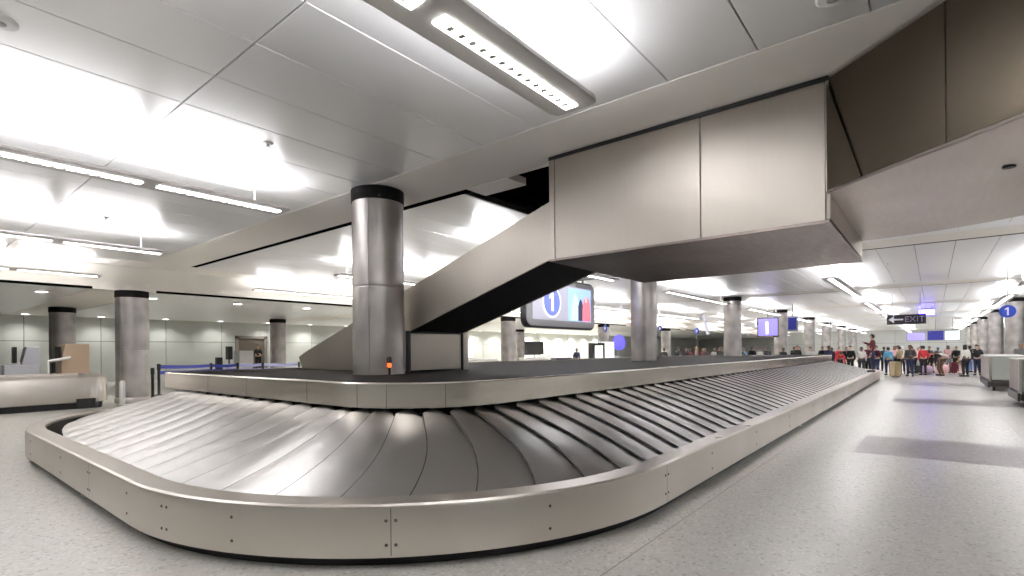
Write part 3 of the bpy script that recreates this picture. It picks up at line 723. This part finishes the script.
counter(40.8, 22.0, 1.6, 'white counter below the round violet screen', WHITE, .7, CRZ)
kk = empty('photo_kiosk', (34.2, 19.6, 0), CRZ); tag(kk, 'black framed kiosk with white inset near the distant counters', 'kiosk')
MB().box(-.55, .55, -.3, .3, 0, 2.15).build('cabinet', BLACK, kk, .03); MB().box(-.35, .35, -.32, -.3, .9, 1.95).build('inset', GLASSW, kk)
lp = empty('backlit_board', (36.5, 20.0, 0), CRZ); tag(lp, 'bright white upright backlit board next to the black framed kiosk', 'display')
MB().box(-.65, .65, -.1, .1, 0, 2.3).build('frame', WHITE, lp, .02); MB().box(-.6, .6, -.12, -.1, .2, 2.2).build('diffuser', GLASSW, lp)
vs = empty('round_screen', (40.5, 21.0, 0), CRZ); tag(vs, 'round violet blue screen on a stem beside the far column', 'screen')
MB().lathe([(.62, -.06), (.65, -.04), (.65, .05)], (0, 0, 2.25), 32, axis='y').build('disc', glow('violet_glow', (.12, .10, .85), .5), vs); MB().tube([(0, .02, 0), (0, .02, 1.65)], .04, 8).build('stem', GREYM, vs); MB().lathe([(.25, 0), (.25, .04)], n=20).build('base', GREYM, vs)
for i, (x, y, w) in enumerate(((27, 1, 2.2), (32, 1, 2.6), (38, 1, 2.2), (45, 1, 2.6), (52, 1, 2.4))):
    p = empty('backlit_board', (x, YB-.04, 0)); tag(p, 'lit glass board on the far wall, %s along from the doorway' % ORD[i], 'display', 'lit boards on the far wall')
    MB().box(-w/2, w/2, -.08, 0, .9, 2.9).build('frame', GREYM, p, .01); MB().box(-w/2+.08, w/2-.08, -.1, -.08, .98, 2.82).build('diffuser', GLASSW, p)

# ------------------------------------------------------------------ luggage carts at the right
def cart(x, y, L, W, H, label):
    s = empty('luggage_cart', (x, y, 0)); tag(s, label, 'luggage cart', 'metal luggage carts')
    MB().box(0, L, -W/2, W/2, .30, .38).build('platform', plain('cart_base', (.06, .05, .05), .5), s, .01)
    MB().box(0, .04, -W/2+.05, W/2-.05, .40, H-.04).build('front_panel', plain('cart_panel', (.34, .36, .33), .4), s, .01)
    MB().box(L-.04, L, -W/2+.05, W/2-.05, .40, H-.04).build('end_panel', plain('cart_panel_end', (.34, .36, .33), .4), s, .01)
    for sgn in (-1, 1):
        sd = MB()
        for i in range(7):
            xx = L*i/7+.02; sd.box(xx, xx+L/7-.06, sgn*W/2-.02, sgn*W/2+.02, .40, H-.05)
        sd.build('slatted_side', plain('cart_slat', (.40, .37, .36), .4, .4), s, .008)
    fr = MB()
    for xx in (0, L):
        for yy in (-W/2, W/2): fr.box(xx-.03, xx+.03, yy-.03, yy+.03, .3, H)
    fr.build('corner_posts', STEEL, s); MB().box(-.04, L+.04, -W/2-.04, W/2+.04, H-.04, H).build('lid', plain('cart_lid', (.62, .62, .62), .35), s, .01)
    MB().box(-.06, L+.06, -W/2-.06, -W/2, .13, .36).box(-.06, L+.06, W/2, W/2+.06, .13, .36).box(-.10, -.02, -W/2, W/2, .16, .34).build('bumper', RUBBER, s, .02)
    for xx in (.35, L-.35):
        for yy in (-W/2+.12, W/2-.12): MB().lathe([(.05, -.04), (.15, -.04), (.15, .04), (.05, .04)], (xx, yy, .15), 16, axis='y').build('wheel', RUBBER, s)
cart(25.6, -2.12, 3.9, 1.05, 1.28, 'grey metal luggage cart with slatted sides standing under the round blue sign')
cart(19.3, -2.35, 2.2, 1.1, 1.28, 'grey metal luggage cart cut by the picture edge, closer than the other')

# ------------------------------------------------------------------ people
def rodr(p, piv, ang):      # lean forward about the y axis through piv
    x, z = p[0]-piv[0], p[2]-piv[2]; c, s = math.cos(ang), math.sin(ang)
    return (piv[0]+x*c+z*s, p[1], piv[2]-x*s+z*c)
def pose_points(kind):
    P = dict(pelvis=(0, 0, .96), spine=(-.01, 0, 1.13), chest=(0, 0, 1.32), neck0=(0, 0, 1.46), neck=(.015, 0, 1.53), jaw=(.035, 0, 1.585), head=(.03, 0, 1.66), crown=(.015, 0, 1.735))
    for s, q in ((1, 'l'), (-1, 'r')):
        P['sh'+q] = (0, s*.17, 1.42); P['el'+q] = (-.03, s*.225, 1.13); P['wr'+q] = (.06, s*.23, .89); P['pa'+q] = (.08, s*.225, .80)
        P['hip'+q] = (0, s*.095, .90); P['kn'+q] = (.02, s*.105, .50); P['an'+q] = (-.01, s*.11, .09); P['to'+q] = (.15, s*.13, .045)
    if kind in ('carry', 'hold'):
        P['ell'] = (.02, .24, 1.15); P['wrl'] = (.26, .14, 1.13); P['pal'] = (.34, .10, 1.16)
    if kind == 'hold': P['elr'] = (.02, -.24, 1.15); P['wrr'] = (.26, -.14, 1.10); P['par'] = (.34, -.10, 1.12)
    if kind == 'walk':
        P['knl'] = (.16, .10, .52); P['anl'] = (.26, .11, .10); P['tol'] = (.42, .12, .08); P['knr'] = (-.05, -.10, .50); P['anr'] = (-.27, -.11, .15); P['tor'] = (-.14, -.12, .045)
        P['elr'] = (.06, -.23, 1.15); P['wrr'] = (.24, -.22, .97); P['par'] = (.30, -.21, .90); P['ell'] = (-.12, .23, 1.14); P['wrl'] = (-.14, .23, .90); P['pal'] = (-.13, .23, .81)
    if kind == 'reach':
        P['elr'] = (.10, -.24, 1.28); P['wrr'] = (.33, -.20, 1.38); P['par'] = (.41, -.19, 1.42)
    if kind == 'bend':
        for n in ('spine', 'chest', 'neck0', 'neck', 'jaw', 'head', 'crown', 'shl', 'shr', 'ell', 'elr', 'wrl', 'wrr', 'pal', 'par'): P[n] = rodr(P[n], P['pelvis'], .95 if n != 'spine' else .5)
        for s, q in ((1, 'l'), (-1, 'r')):
            sh = P['sh'+q]; P['el'+q] = (sh[0]+.06, s*.22, sh[2]-.27); P['wr'+q] = (sh[0]+.14, s*.17, sh[2]-.50); P['pa'+q] = (sh[0]+.16, s*.15, sh[2]-.58)
            P['kn'+q] = (.10, s*.12, .50); P['an'+q] = (-.02, s*.12, .09); P['to'+q] = (.14, s*.14, .045)
    return P
RAD = dict(pelvis=(.155, .115), spine=(.135, .10), chest=(.165, .115), neck0=(.075, .07), neck=(.056, .056), jaw=(.066, .072), head=(.080, .095), crown=(.055, .065),
           sh=(.062, .062), el=(.044, .044), wr=(.030, .028), pa=(.040, .022), hip=(.098, .10), kn=(.062, .064), an=(.044, .046), to=(.038, .030))
BODY_E = [('pelvis', 'spine'), ('spine', 'chest'), ('chest', 'neck0'), ('neck0', 'neck'), ('neck', 'jaw'), ('jaw', 'head'), ('head', 'crown')]
for q in 'lr': BODY_E += [('chest', 'sh'+q), ('sh'+q, 'el'+q), ('el'+q, 'wr'+q), ('wr'+q, 'pa'+q), ('pelvis', 'hip'+q), ('hip'+q, 'kn'+q), ('kn'+q, 'an'+q), ('an'+q, 'to'+q)]
TOP_E = [e for e in BODY_E if e[0] in ('pelvis', 'spine') and e[1] in ('spine', 'chest')] + [('chest', 'neck0')] + [(a, b) for a, b in BODY_E if b[:2] in ('sh', 'el') or (b[:2] == 'wr')]
LEG_E = [(a, b) for a, b in BODY_E if b[:2] in ('hi', 'kn', 'an')]
def skin(P, E, grow, root, sub=1):
    names = []
    for a, b in E:
        for n in (a, b):
            if n not in names: names.append(n)
    me = bpy.data.meshes.new('s'); me.from_pydata([P[n] for n in names], [(names.index(a), names.index(b)) for a, b in E], [])
    o = bpy.data.objects.new('s', me); COL.objects.link(o)
    md = o.modifiers.new('skin', 'SKIN'); md.use_smooth_shade = True
    if not me.skin_vertices: me.skin_vertices.new()
    for i, n in enumerate(names):
        r = RAD.get(n) or RAD[n[:-1]]; me.skin_vertices[0].data[i].radius = (r[0]+grow, r[1]+grow)
        me.skin_vertices[0].data[i].use_root = (n == root)
    ss = o.modifiers.new('sub', 'SUBSURF'); ss.levels = sub; ss.render_levels = sub
    bpy.context.view_layer.update()
    m2 = bpy.data.meshes.new_from_object(o.evaluated_get(bpy.context.evaluated_depsgraph_get()))
    bpy.data.objects.remove(o)
    for p in m2.polygons: p.use_smooth = True
    return m2
def body_mesh(P):
    m = skin(P, BODY_E, 0, 'pelvis', 2)
    a = MB()
    hd, jw, cr = Vector(P['head']), Vector(P['jaw']), Vector(P['crown'])
    upv = (cr-jw).normalized(); f = Vector((upv.z, 0, -upv.x)); s = Vector((0, 1, 0))
    a.tube([hd+f*.085+upv*.0, hd+f*.112-upv*.028, hd+f*.085-upv*.034], [.010, .016, .010], 6)           # nose
    a.tube([hd+f*.083-upv*.063-s*.022, hd+f*.088-upv*.063, hd+f*.083-upv*.063+s*.022], .006, 5, 1)      # mouth
    for t in (1, -1):
        a.ball(hd+f*.086+s*.030*t+upv*.004, .011, 1, 6); a.ball(hd+s*.084*t-upv*.012-f*.005, (.016, .010, .026), 0, 6)
    for q, t in (('l', 1), ('r', -1)):
        wr, pa = Vector(P['wr'+q]), Vector(P['pa'+q]); d = (pa-wr).normalized(); side = Vector((0, 1, 0)) if abs(d.y) < .8 else Vector((0, 0, 1))
        side = (side-d*side.dot(d)).normalized(); n = d.cross(side)
        ax = n if abs(d.z) > .6 else side
        cur = (Vector((0, -t, 0)) if abs(d.z) > .6 else Vector((0, 0, -1)))
        for i, (off, ln) in enumerate(((.030, .068), (.010, .078), (-.010, .073), (-.028, .058))):
            b0 = pa+d*.025+ax*off; b1 = b0+d*ln*.5+cur*.006; b2 = b1+d*ln*.45+cur*.022
            a.tube([b0, b1, b2], [.0095, .009, .007], 5)
        tb = wr+d*.045+ax*.036; a.tube([tb, tb+ax*.026+d*.028, tb+ax*.028+d*.058+cur*.01], [.012, .010, .008], 5)
    bm = bmesh.new(); bm.from_mesh(m)
    vo = [bm.verts.new(v) for v in a.v]
    for fa, mi in zip(a.f, a.mi):
        try: g = bm.faces.new([vo[i] for i in fa]); g.material_index = mi; g.smooth = True
        except ValueError: pass
    bmesh.ops.recalc_face_normals(bm, faces=bm.faces); bm.to_mesh(m); bm.free()
    return m
def hair_mesh(P, long):
    hd, jw, cr = Vector(P['head']), Vector(P['jaw']), Vector(P['crown']); upv = (cr-jw).normalized(); f = Vector((upv.z, 0, -upv.x)); s = Vector((0, 1, 0))
    m = MB(); rings = []
    for k2 in range(9):
        t = PI*.5*(1-k2/6); row = []
        for i in range(16):
            a = 2*PI*i/16; rr = math.cos(t) if k2 < 7 else 1-.03*(k2-6)
            h = .098*math.sin(t) if k2 <= 6 else -(.05+.10*(k2-6))*(1 if long else .35)
            fr = math.cos(a)
            if h < .035 and fr > .15: h = .035+.0*fr; rr = min(rr, .93)
            c = hd-f*.012+upv*.012
            row.append(tuple(c+f*(math.cos(a)*.108*max(rr, .03))+s*(math.sin(a)*.094*max(rr, .03))+upv*h))
        rings.append(row)
    m.loft(rings, 0, True, True)
    me = bpy.data.meshes.new('hair'); me.from_pydata(m.v, [], m.f)
    for p in me.polygons: p.use_smooth = True
    return me
def shoe_mesh(P):
    m = MB()
    for q in 'lr':
        a, t = Vector(P['an'+q]), Vector(P['to'+q]); z = min(a.z-.09, t.z-.045)
        d = (t-a); d.z = 0; d.normalize()
        m.tube([a-d*.07+Vector((0, 0, -.045)), a+Vector((0, 0, -.035)), t+Vector((0, 0, -.002)), t+d*.075+Vector((0, 0, -.008))], [.042, .052, .046, .026], 8)
    me = bpy.data.meshes.new('shoes'); me.from_pydata(m.v, [], m.f); return me
SKINS = [plain('skin_light', (.58, .37, .28), .5), plain('skin_tan', (.42, .25, .17), .5), plain('skin_brown', (.20, .11, .07), .5)]
EYE_M = plain('eye_lip_dark', (.10, .035, .03), .4)
HAIRS = dict(black=plain('hair_black', (.012, .010, .010), .45), brown=plain('hair_brown', (.06, .035, .02), .45), blond=plain('hair_blond', (.45, .32, .14), .45), grey=plain('hair_grey', (.4, .4, .4), .5), cap=plain('cap_white', (.75, .75, .75), .6), bluecap=plain('cap_blue', (.25, .5, .8), .6))
CL = dict(black=(.012, .012, .014), navy=(.02, .025, .07), red=(.55, .03, .04), maroon=(.13, .015, .025), white=(.75, .74, .72), grey=(.25, .26, .26), skyblue=(.14, .42, .68), pink=(.72, .42, .44), khaki=(.36, .28, .16), charcoal=(.05, .05, .055), brown=(.14, .08, .05), blue=(.10, .18, .42), yellow=(.65, .48, .18))
CLM = {k: plain('cloth_'+k, v, .8) for k, v in CL.items()}
POSES = {}
def pose(kind, long):
    if kind not in POSES:
        P = pose_points(kind)
        POSES[kind] = dict(P=P, body=body_mesh(P), top=skin(P, TOP_E, .018, 'pelvis'), leg=skin(P, LEG_E, .016, 'pelvis'), shoes=shoe_mesh(P))
        b = POSES[kind]
        b['body'].materials.clear(); b['body'].materials.append(SKINS[0]); b['body'].materials.append(EYE_M)
        for k2 in ('top', 'leg', 'shoes'): b[k2].materials.clear(); b[k2].materials.append(CLM['black'])
    if (kind, long) not in POSES: h = hair_mesh(POSES[kind]['P'], long); h.materials.append(HAIRS['black']); POSES[(kind, long)] = h
    return POSES[kind], POSES[(kind, long)]
_np = [0]
def person(x, y, face, kind, top, leg, hair, label, h=1.72, long=False, z=0):
    b, hm = pose(kind, long); _np[0] += 1; k2 = h/1.76
    root = bpy.data.objects.new('person', b['body']); COL.objects.link(root)
    root.location = (x, y, z); root.rotation_euler.z = face; root.scale = (k2,)*3
    root.material_slots[0].link = 'OBJECT'; root.material_slots[0].material = SKINS[_np[0] % 3]
    tag(root, label, 'person')
    for nm, me, mt in (('shirt', b['top'], CLM[top]), ('trousers', b['leg'], CLM[leg]), ('hair', hm, HAIRS[hair]), ('shoes', b['shoes'], CLM['black'])):
        o = bpy.data.objects.new(nm, me); COL.objects.link(o); o.parent = root
        o.material_slots[0].link = 'OBJECT'; o.material_slots[0].material = mt
    return root
PE = [ # x, y, facing, pose, top, legs, hair, label, height, long hair
 (35.9, 4.3, 3.4, 'bend', 'red', 'black', 'brown', 'person in red bending over the far end of the carousel'),
 (36.9, 3.3, 3.3, 'stand', 'white', 'charcoal', 'black', 'person in white behind the far end of the carousel'),
 (36.3, 2.55, 2.6, 'hold', 'maroon', 'navy', 'black', 'person in maroon top standing next to the tall tan suitcase'),
 (37.6, 2.05, .4, 'stand', 'skyblue', 'navy', 'black', 'person in sky blue jacket seen from behind'),
 (42.2, 1.95, 2.9, 'walk', 'pink', 'black', 'brown', 'person in pink between the sky blue jacket and the white cap'),
 (40.0, 1.49, .2, 'hold', 'white', 'black', 'cap', 'person in white cap and black trousers near the crowd middle'),
 (42.9, 1.08, 3.0, 'carry', 'red', 'khaki', 'black', 'person in red shirt and khaki trousers'),
 (42.0, .55, 1.2, 'stand', 'black', 'black', 'black', 'person all in black between the two red shirts'),
 (44.5, .75, 3.1, 'stand', 'white', 'grey', 'grey', 'grey haired person in white behind the red shirts'),
 (42.5, .02, 1.5, 'bend', 'red', 'black', 'black', 'person in red stooping forward with black trousers'),
 (46.6, -.26, 3.1, 'stand', 'grey', 'navy', 'bluecap', 'person in a light blue cap at the back of the crowd'),
 (42.4, -.72, 1.6, 'bend', 'white', 'grey', 'brown', 'person in white leaning over with grey trousers'),
 (40.3, -1.27, 2.5, 'hold', 'yellow', 'pink', 'blond', 'small blond child in a yellow top'),
 (44.0, -1.82, .9, 'stand', 'black', 'blue', 'black', 'person in black top and blue jeans near the carts'),
 (47.5, -2.3, 3.0, 'walk', 'charcoal', 'black', 'black', 'person in charcoal walking behind the blue jeans'),
 (45.6, -1.2, 3.3, 'stand', 'black', 'black', 'brown', 'brown haired person in black beside the grey trousers'),
 (44.2, 2.65, .1, 'stand', 'charcoal', 'black', 'brown', 'person in charcoal behind the sky blue jacket'),
 (41.0, .95, .6, 'bend', 'black', 'black', 'black', 'person in black crouching over a black bag'),
 (33.3, -3.15, 2.8, 'stand', 'grey', 'black', 'grey', 'person with grey hair looking out from behind the near cart'),
 (35.8, 16.2, 3.4, 'stand', 'black', 'black', 'black', 'person in black right beside the deck column'),
 (36.5, 15.3, .8, 'stand', 'black', 'navy', 'black', 'person in black and navy under the round blue sign'),
 (36.2, 14.1, 3.9, 'hold', 'charcoal', 'black', 'black', 'person in charcoal holding something behind the carousel deck'),
 (38.7, 14.2, 3.9, 'stand', 'maroon', 'black', 'black', 'person in maroon by the sign pole'),
 (36.0, 12.75, 2.0, 'carry', 'pink', 'white', 'blond', 'blond person in pink and white behind the deck'),
 (38.4, 13.03, 3.7, 'stand', 'black', 'charcoal', 'brown', 'person in black behind the blond one'),
 (36.8, 11.76, 3.7, 'hold', 'white', 'maroon', 'brown', 'person in white top and maroon trousers behind the deck'),
 (40.1, 12.5, 3.7, 'stand', 'red', 'black', 'black', 'person in red at the foot of the second deck column'),
 (39.1, 10.5, 3.9, 'stand', 'skyblue', 'navy', 'grey', 'person in pale blue just past the second deck column'),
 (40.6, 10.3, 3.4, 'carry', 'black', 'black', 'black', 'person in black carrying a bag below the lilac monitor'),
 (38.8, 9.33, 2.8, 'hold', 'white', 'khaki', 'brown', 'person in white and khaki below the lilac monitor'),
 (41.3, 9.45, 3.4, 'stand', 'charcoal', 'black', 'black', 'person in dark grey below the lilac monitor'),
 (42.5, 7.9, 3.0, 'stand', 'black', 'black', 'black', 'person in black below the dark blue monitor'),
 (41.6, 7.4, 2.6, 'hold', 'white', 'grey', 'brown', 'person in white and grey below the dark blue monitor'),
 (43.8, 6.3, 3.0, 'walk', 'black', 'charcoal', 'black', 'person in black walking at the far end of the hall'),
 (43.1, 5.6, 2.6, 'stand', 'maroon', 'navy', 'brown', 'person in maroon and navy at the far end of the deck'),
 (45.8, 5.5, 3.6, 'hold', 'red', 'black', 'black', 'person in red with black trousers at the far end of the deck'),
 (41.0, 4.5, 3.4, 'walk', 'black', 'black', 'brown', 'brown haired person in black walking past the carousel end'),
 (36.4, 1.0, 3.0, 'carry', 'charcoal', 'navy', 'black', 'person in charcoal and navy at the front of the crowd with a bag arm raised'),
 (38.3, .45, .3, 'stand', 'red', 'black', 'black', 'black haired person in red seen from behind at the front of the crowd'),
 (38.0, -.35, 2.2, 'bend', 'black', 'brown', 'black', 'person in black and brown stooping at the front of the crowd'),
 (37.3, -1.35, .7, 'stand', 'white', 'black', 'black', 'person in white and black seen from behind near the blond child'),
 (39.5, -1.95, 2.9, 'stand', 'black', 'navy', 'black', 'person in black and navy at the cart side of the crowd'),
 (38.4, 1.55, 1.1, 'hold', 'khaki', 'black', 'brown', 'person in khaki top beside the sky blue jacket'),
 (44.8, 1.9, 3.3, 'stand', 'white', 'black', 'black', 'person in white at the rear of the crowd under the EXIT sign'),
 (45.5, 1.2, 3.0, 'stand', 'red', 'charcoal', 'brown', 'person in red at the rear of the crowd under the EXIT sign'),
 (46.0, .2, 2.8, 'hold', 'navy', 'black', 'black', 'person in navy at the rear of the crowd'),
 (47.0, -.8, 3.2, 'stand', 'pink', 'grey', 'brown', 'person in pink at the rear of the crowd'),
 (37.4, 3.9, 3.0, 'stand', 'black', 'black', 'black', 'person in black standing behind the red one bending at the carousel end'),
 (38.6, 3.1, 2.6, 'hold', 'maroon', 'black', 'brown', 'person in maroon and black just behind the tall ledge figure'),
 (37.2, 5.0, 3.4, 'stand', 'navy', 'black', 'black', 'person in navy and black beyond the carousel end corner'),
 (36.6, 5.9, 3.3, 'hold', 'white', 'red', 'black', 'person in white top and red trousers beyond the carousel end'),
 (37.0, 6.7, 3.6, 'stand', 'black', 'maroon', 'brown', 'person in black top and maroon trousers beyond the deck'),
 (37.5, 7.6, 2.9, 'stand', 'charcoal', 'khaki', 'black', 'person in charcoal and khaki under the dark blue monitor'),
 (37.2, 10.1, 3.5, 'bend', 'black', 'black', 'black', 'person in black stooping below the lilac monitor'),
 (36.2, 11.2, 3.9, 'walk', 'charcoal', 'blue', 'black', 'person in charcoal and blue jeans walking behind the deck'),
 (35.8, 13.4, 3.6, 'stand', 'black', 'black', 'brown', 'brown haired person in black behind the deck near the banner'),
 (35.4, 14.8, 3.2, 'bend', 'black', 'charcoal', 'black', 'person in black leaning down behind the deck'),
 (35.6, 12.2, 4.1, 'stand', 'maroon', 'black', 'black', 'person in maroon and black behind the deck near the banner'),
 (33.0, 20.6, 4.0, 'stand', 'navy', 'navy', 'black', 'person in navy standing in front of the distant counters'),
 (16.75, 36.2, 4.2, 'hold', 'black', 'black', 'black', 'dark silhouetted person standing in the far doorway', .4),
]
for p in PE:
    small = p[7].startswith('small blond child')
    person(p[0], p[1], p[2], p[3], p[4], p[5], p[6], p[7], 1.15 if small else 1.72+R.uniform(-.08, .08), 'blond' in p[7] or p[4] == 'pink', p[8] if len(p) > 8 else 0)
person(29.3, Y0+.13, 1.7, 'reach', 'maroon', 'navy', 'black', 'tall figure in maroon standing up on the carousel ledge', 1.76, False, .478)

# luggage
def suitcase(x, y, rz, w, d, h, mat, label):
    s = empty('suitcase', (x, y, 0), rz); tag(s, label, 'suitcase')
    MB().box(-w/2, w/2, -d/2, d/2, .05, h).build('shell', mat, s, .04)
    hd = MB().tube([(-w*.25, 0, h-.02), (-w*.25, 0, h+.28), (w*.25, 0, h+.28), (w*.25, 0, h-.02)], .012, 6).build('handle', BLACK, s)
    for sx in (-1, 1): MB().lathe([(.035, -.02), (.035, .02)], (sx*w*.38, 0, .035), 12, axis='y').build('wheel', BLACK, s)
suitcase(34.9, 2.35-.75, .6, .55, .3, .85, CLM['khaki'], 'tall tan suitcase standing past the carousel end')
suitcase(39.6, 1.9, .3, .5, .3, .6, CLM['brown'], 'brown suitcase on the floor by the white capped person')
suitcase(40.6, .6, .9, .6, .3, .5, CLM['black'], 'black suitcase in front of the stooping red shirt')
suitcase(41.2, -.95, .2, .45, .28, .7, CLM['maroon'], 'maroon suitcase beside the blond child')
def duffel(x, y, rz, mat, label, r=.22, L=.5):
    s = empty('duffel_bag', (x, y, 0), rz); tag(s, label, 'bag')
    MB().lathe([(r*.6, -L/2), (r*.95, -L/2+.05), (r, 0), (r*.95, L/2-.05), (r*.6, L/2)], (0, 0, r), 18, axis='y').build('body', mat, s)
    MB().tube([(0, -L*.25, 2*r-.03), (0, -L*.15, 2*r+.1), (0, L*.15, 2*r+.1), (0, L*.25, 2*r-.03)], .015, 6).build('handle', BLACK, s)
duffel(39.7, -.40, .5, CLM['pink'], 'round pink bag on the floor before the white leaning person', .30, .5)
duffel(39.2, .30, 1.2, plain('lilac_cloth', (.5, .34, .5), .8), 'lilac round bag on the floor in the crowd middle', .28, .5)

# ------------------------------------------------------------------ world and view
w = bpy.data.worlds.new('world'); sc.world = w; w.use_nodes = True
w.node_tree.nodes['Background'].inputs[0].default_value = (.9, .93, 1, 1); w.node_tree.nodes['Background'].inputs[1].default_value = .05
vs_ = sc.view_settings; vs_.view_transform = 'Standard'; vs_.look = 'None'; sc.cycles.max_bounces = 14; sc.cycles.diffuse_bounces = 9; sc.cycles.glossy_bounces = 6
vs_.exposure = 0.86; vs_.gamma = 1; vs_.use_curve_mapping = False
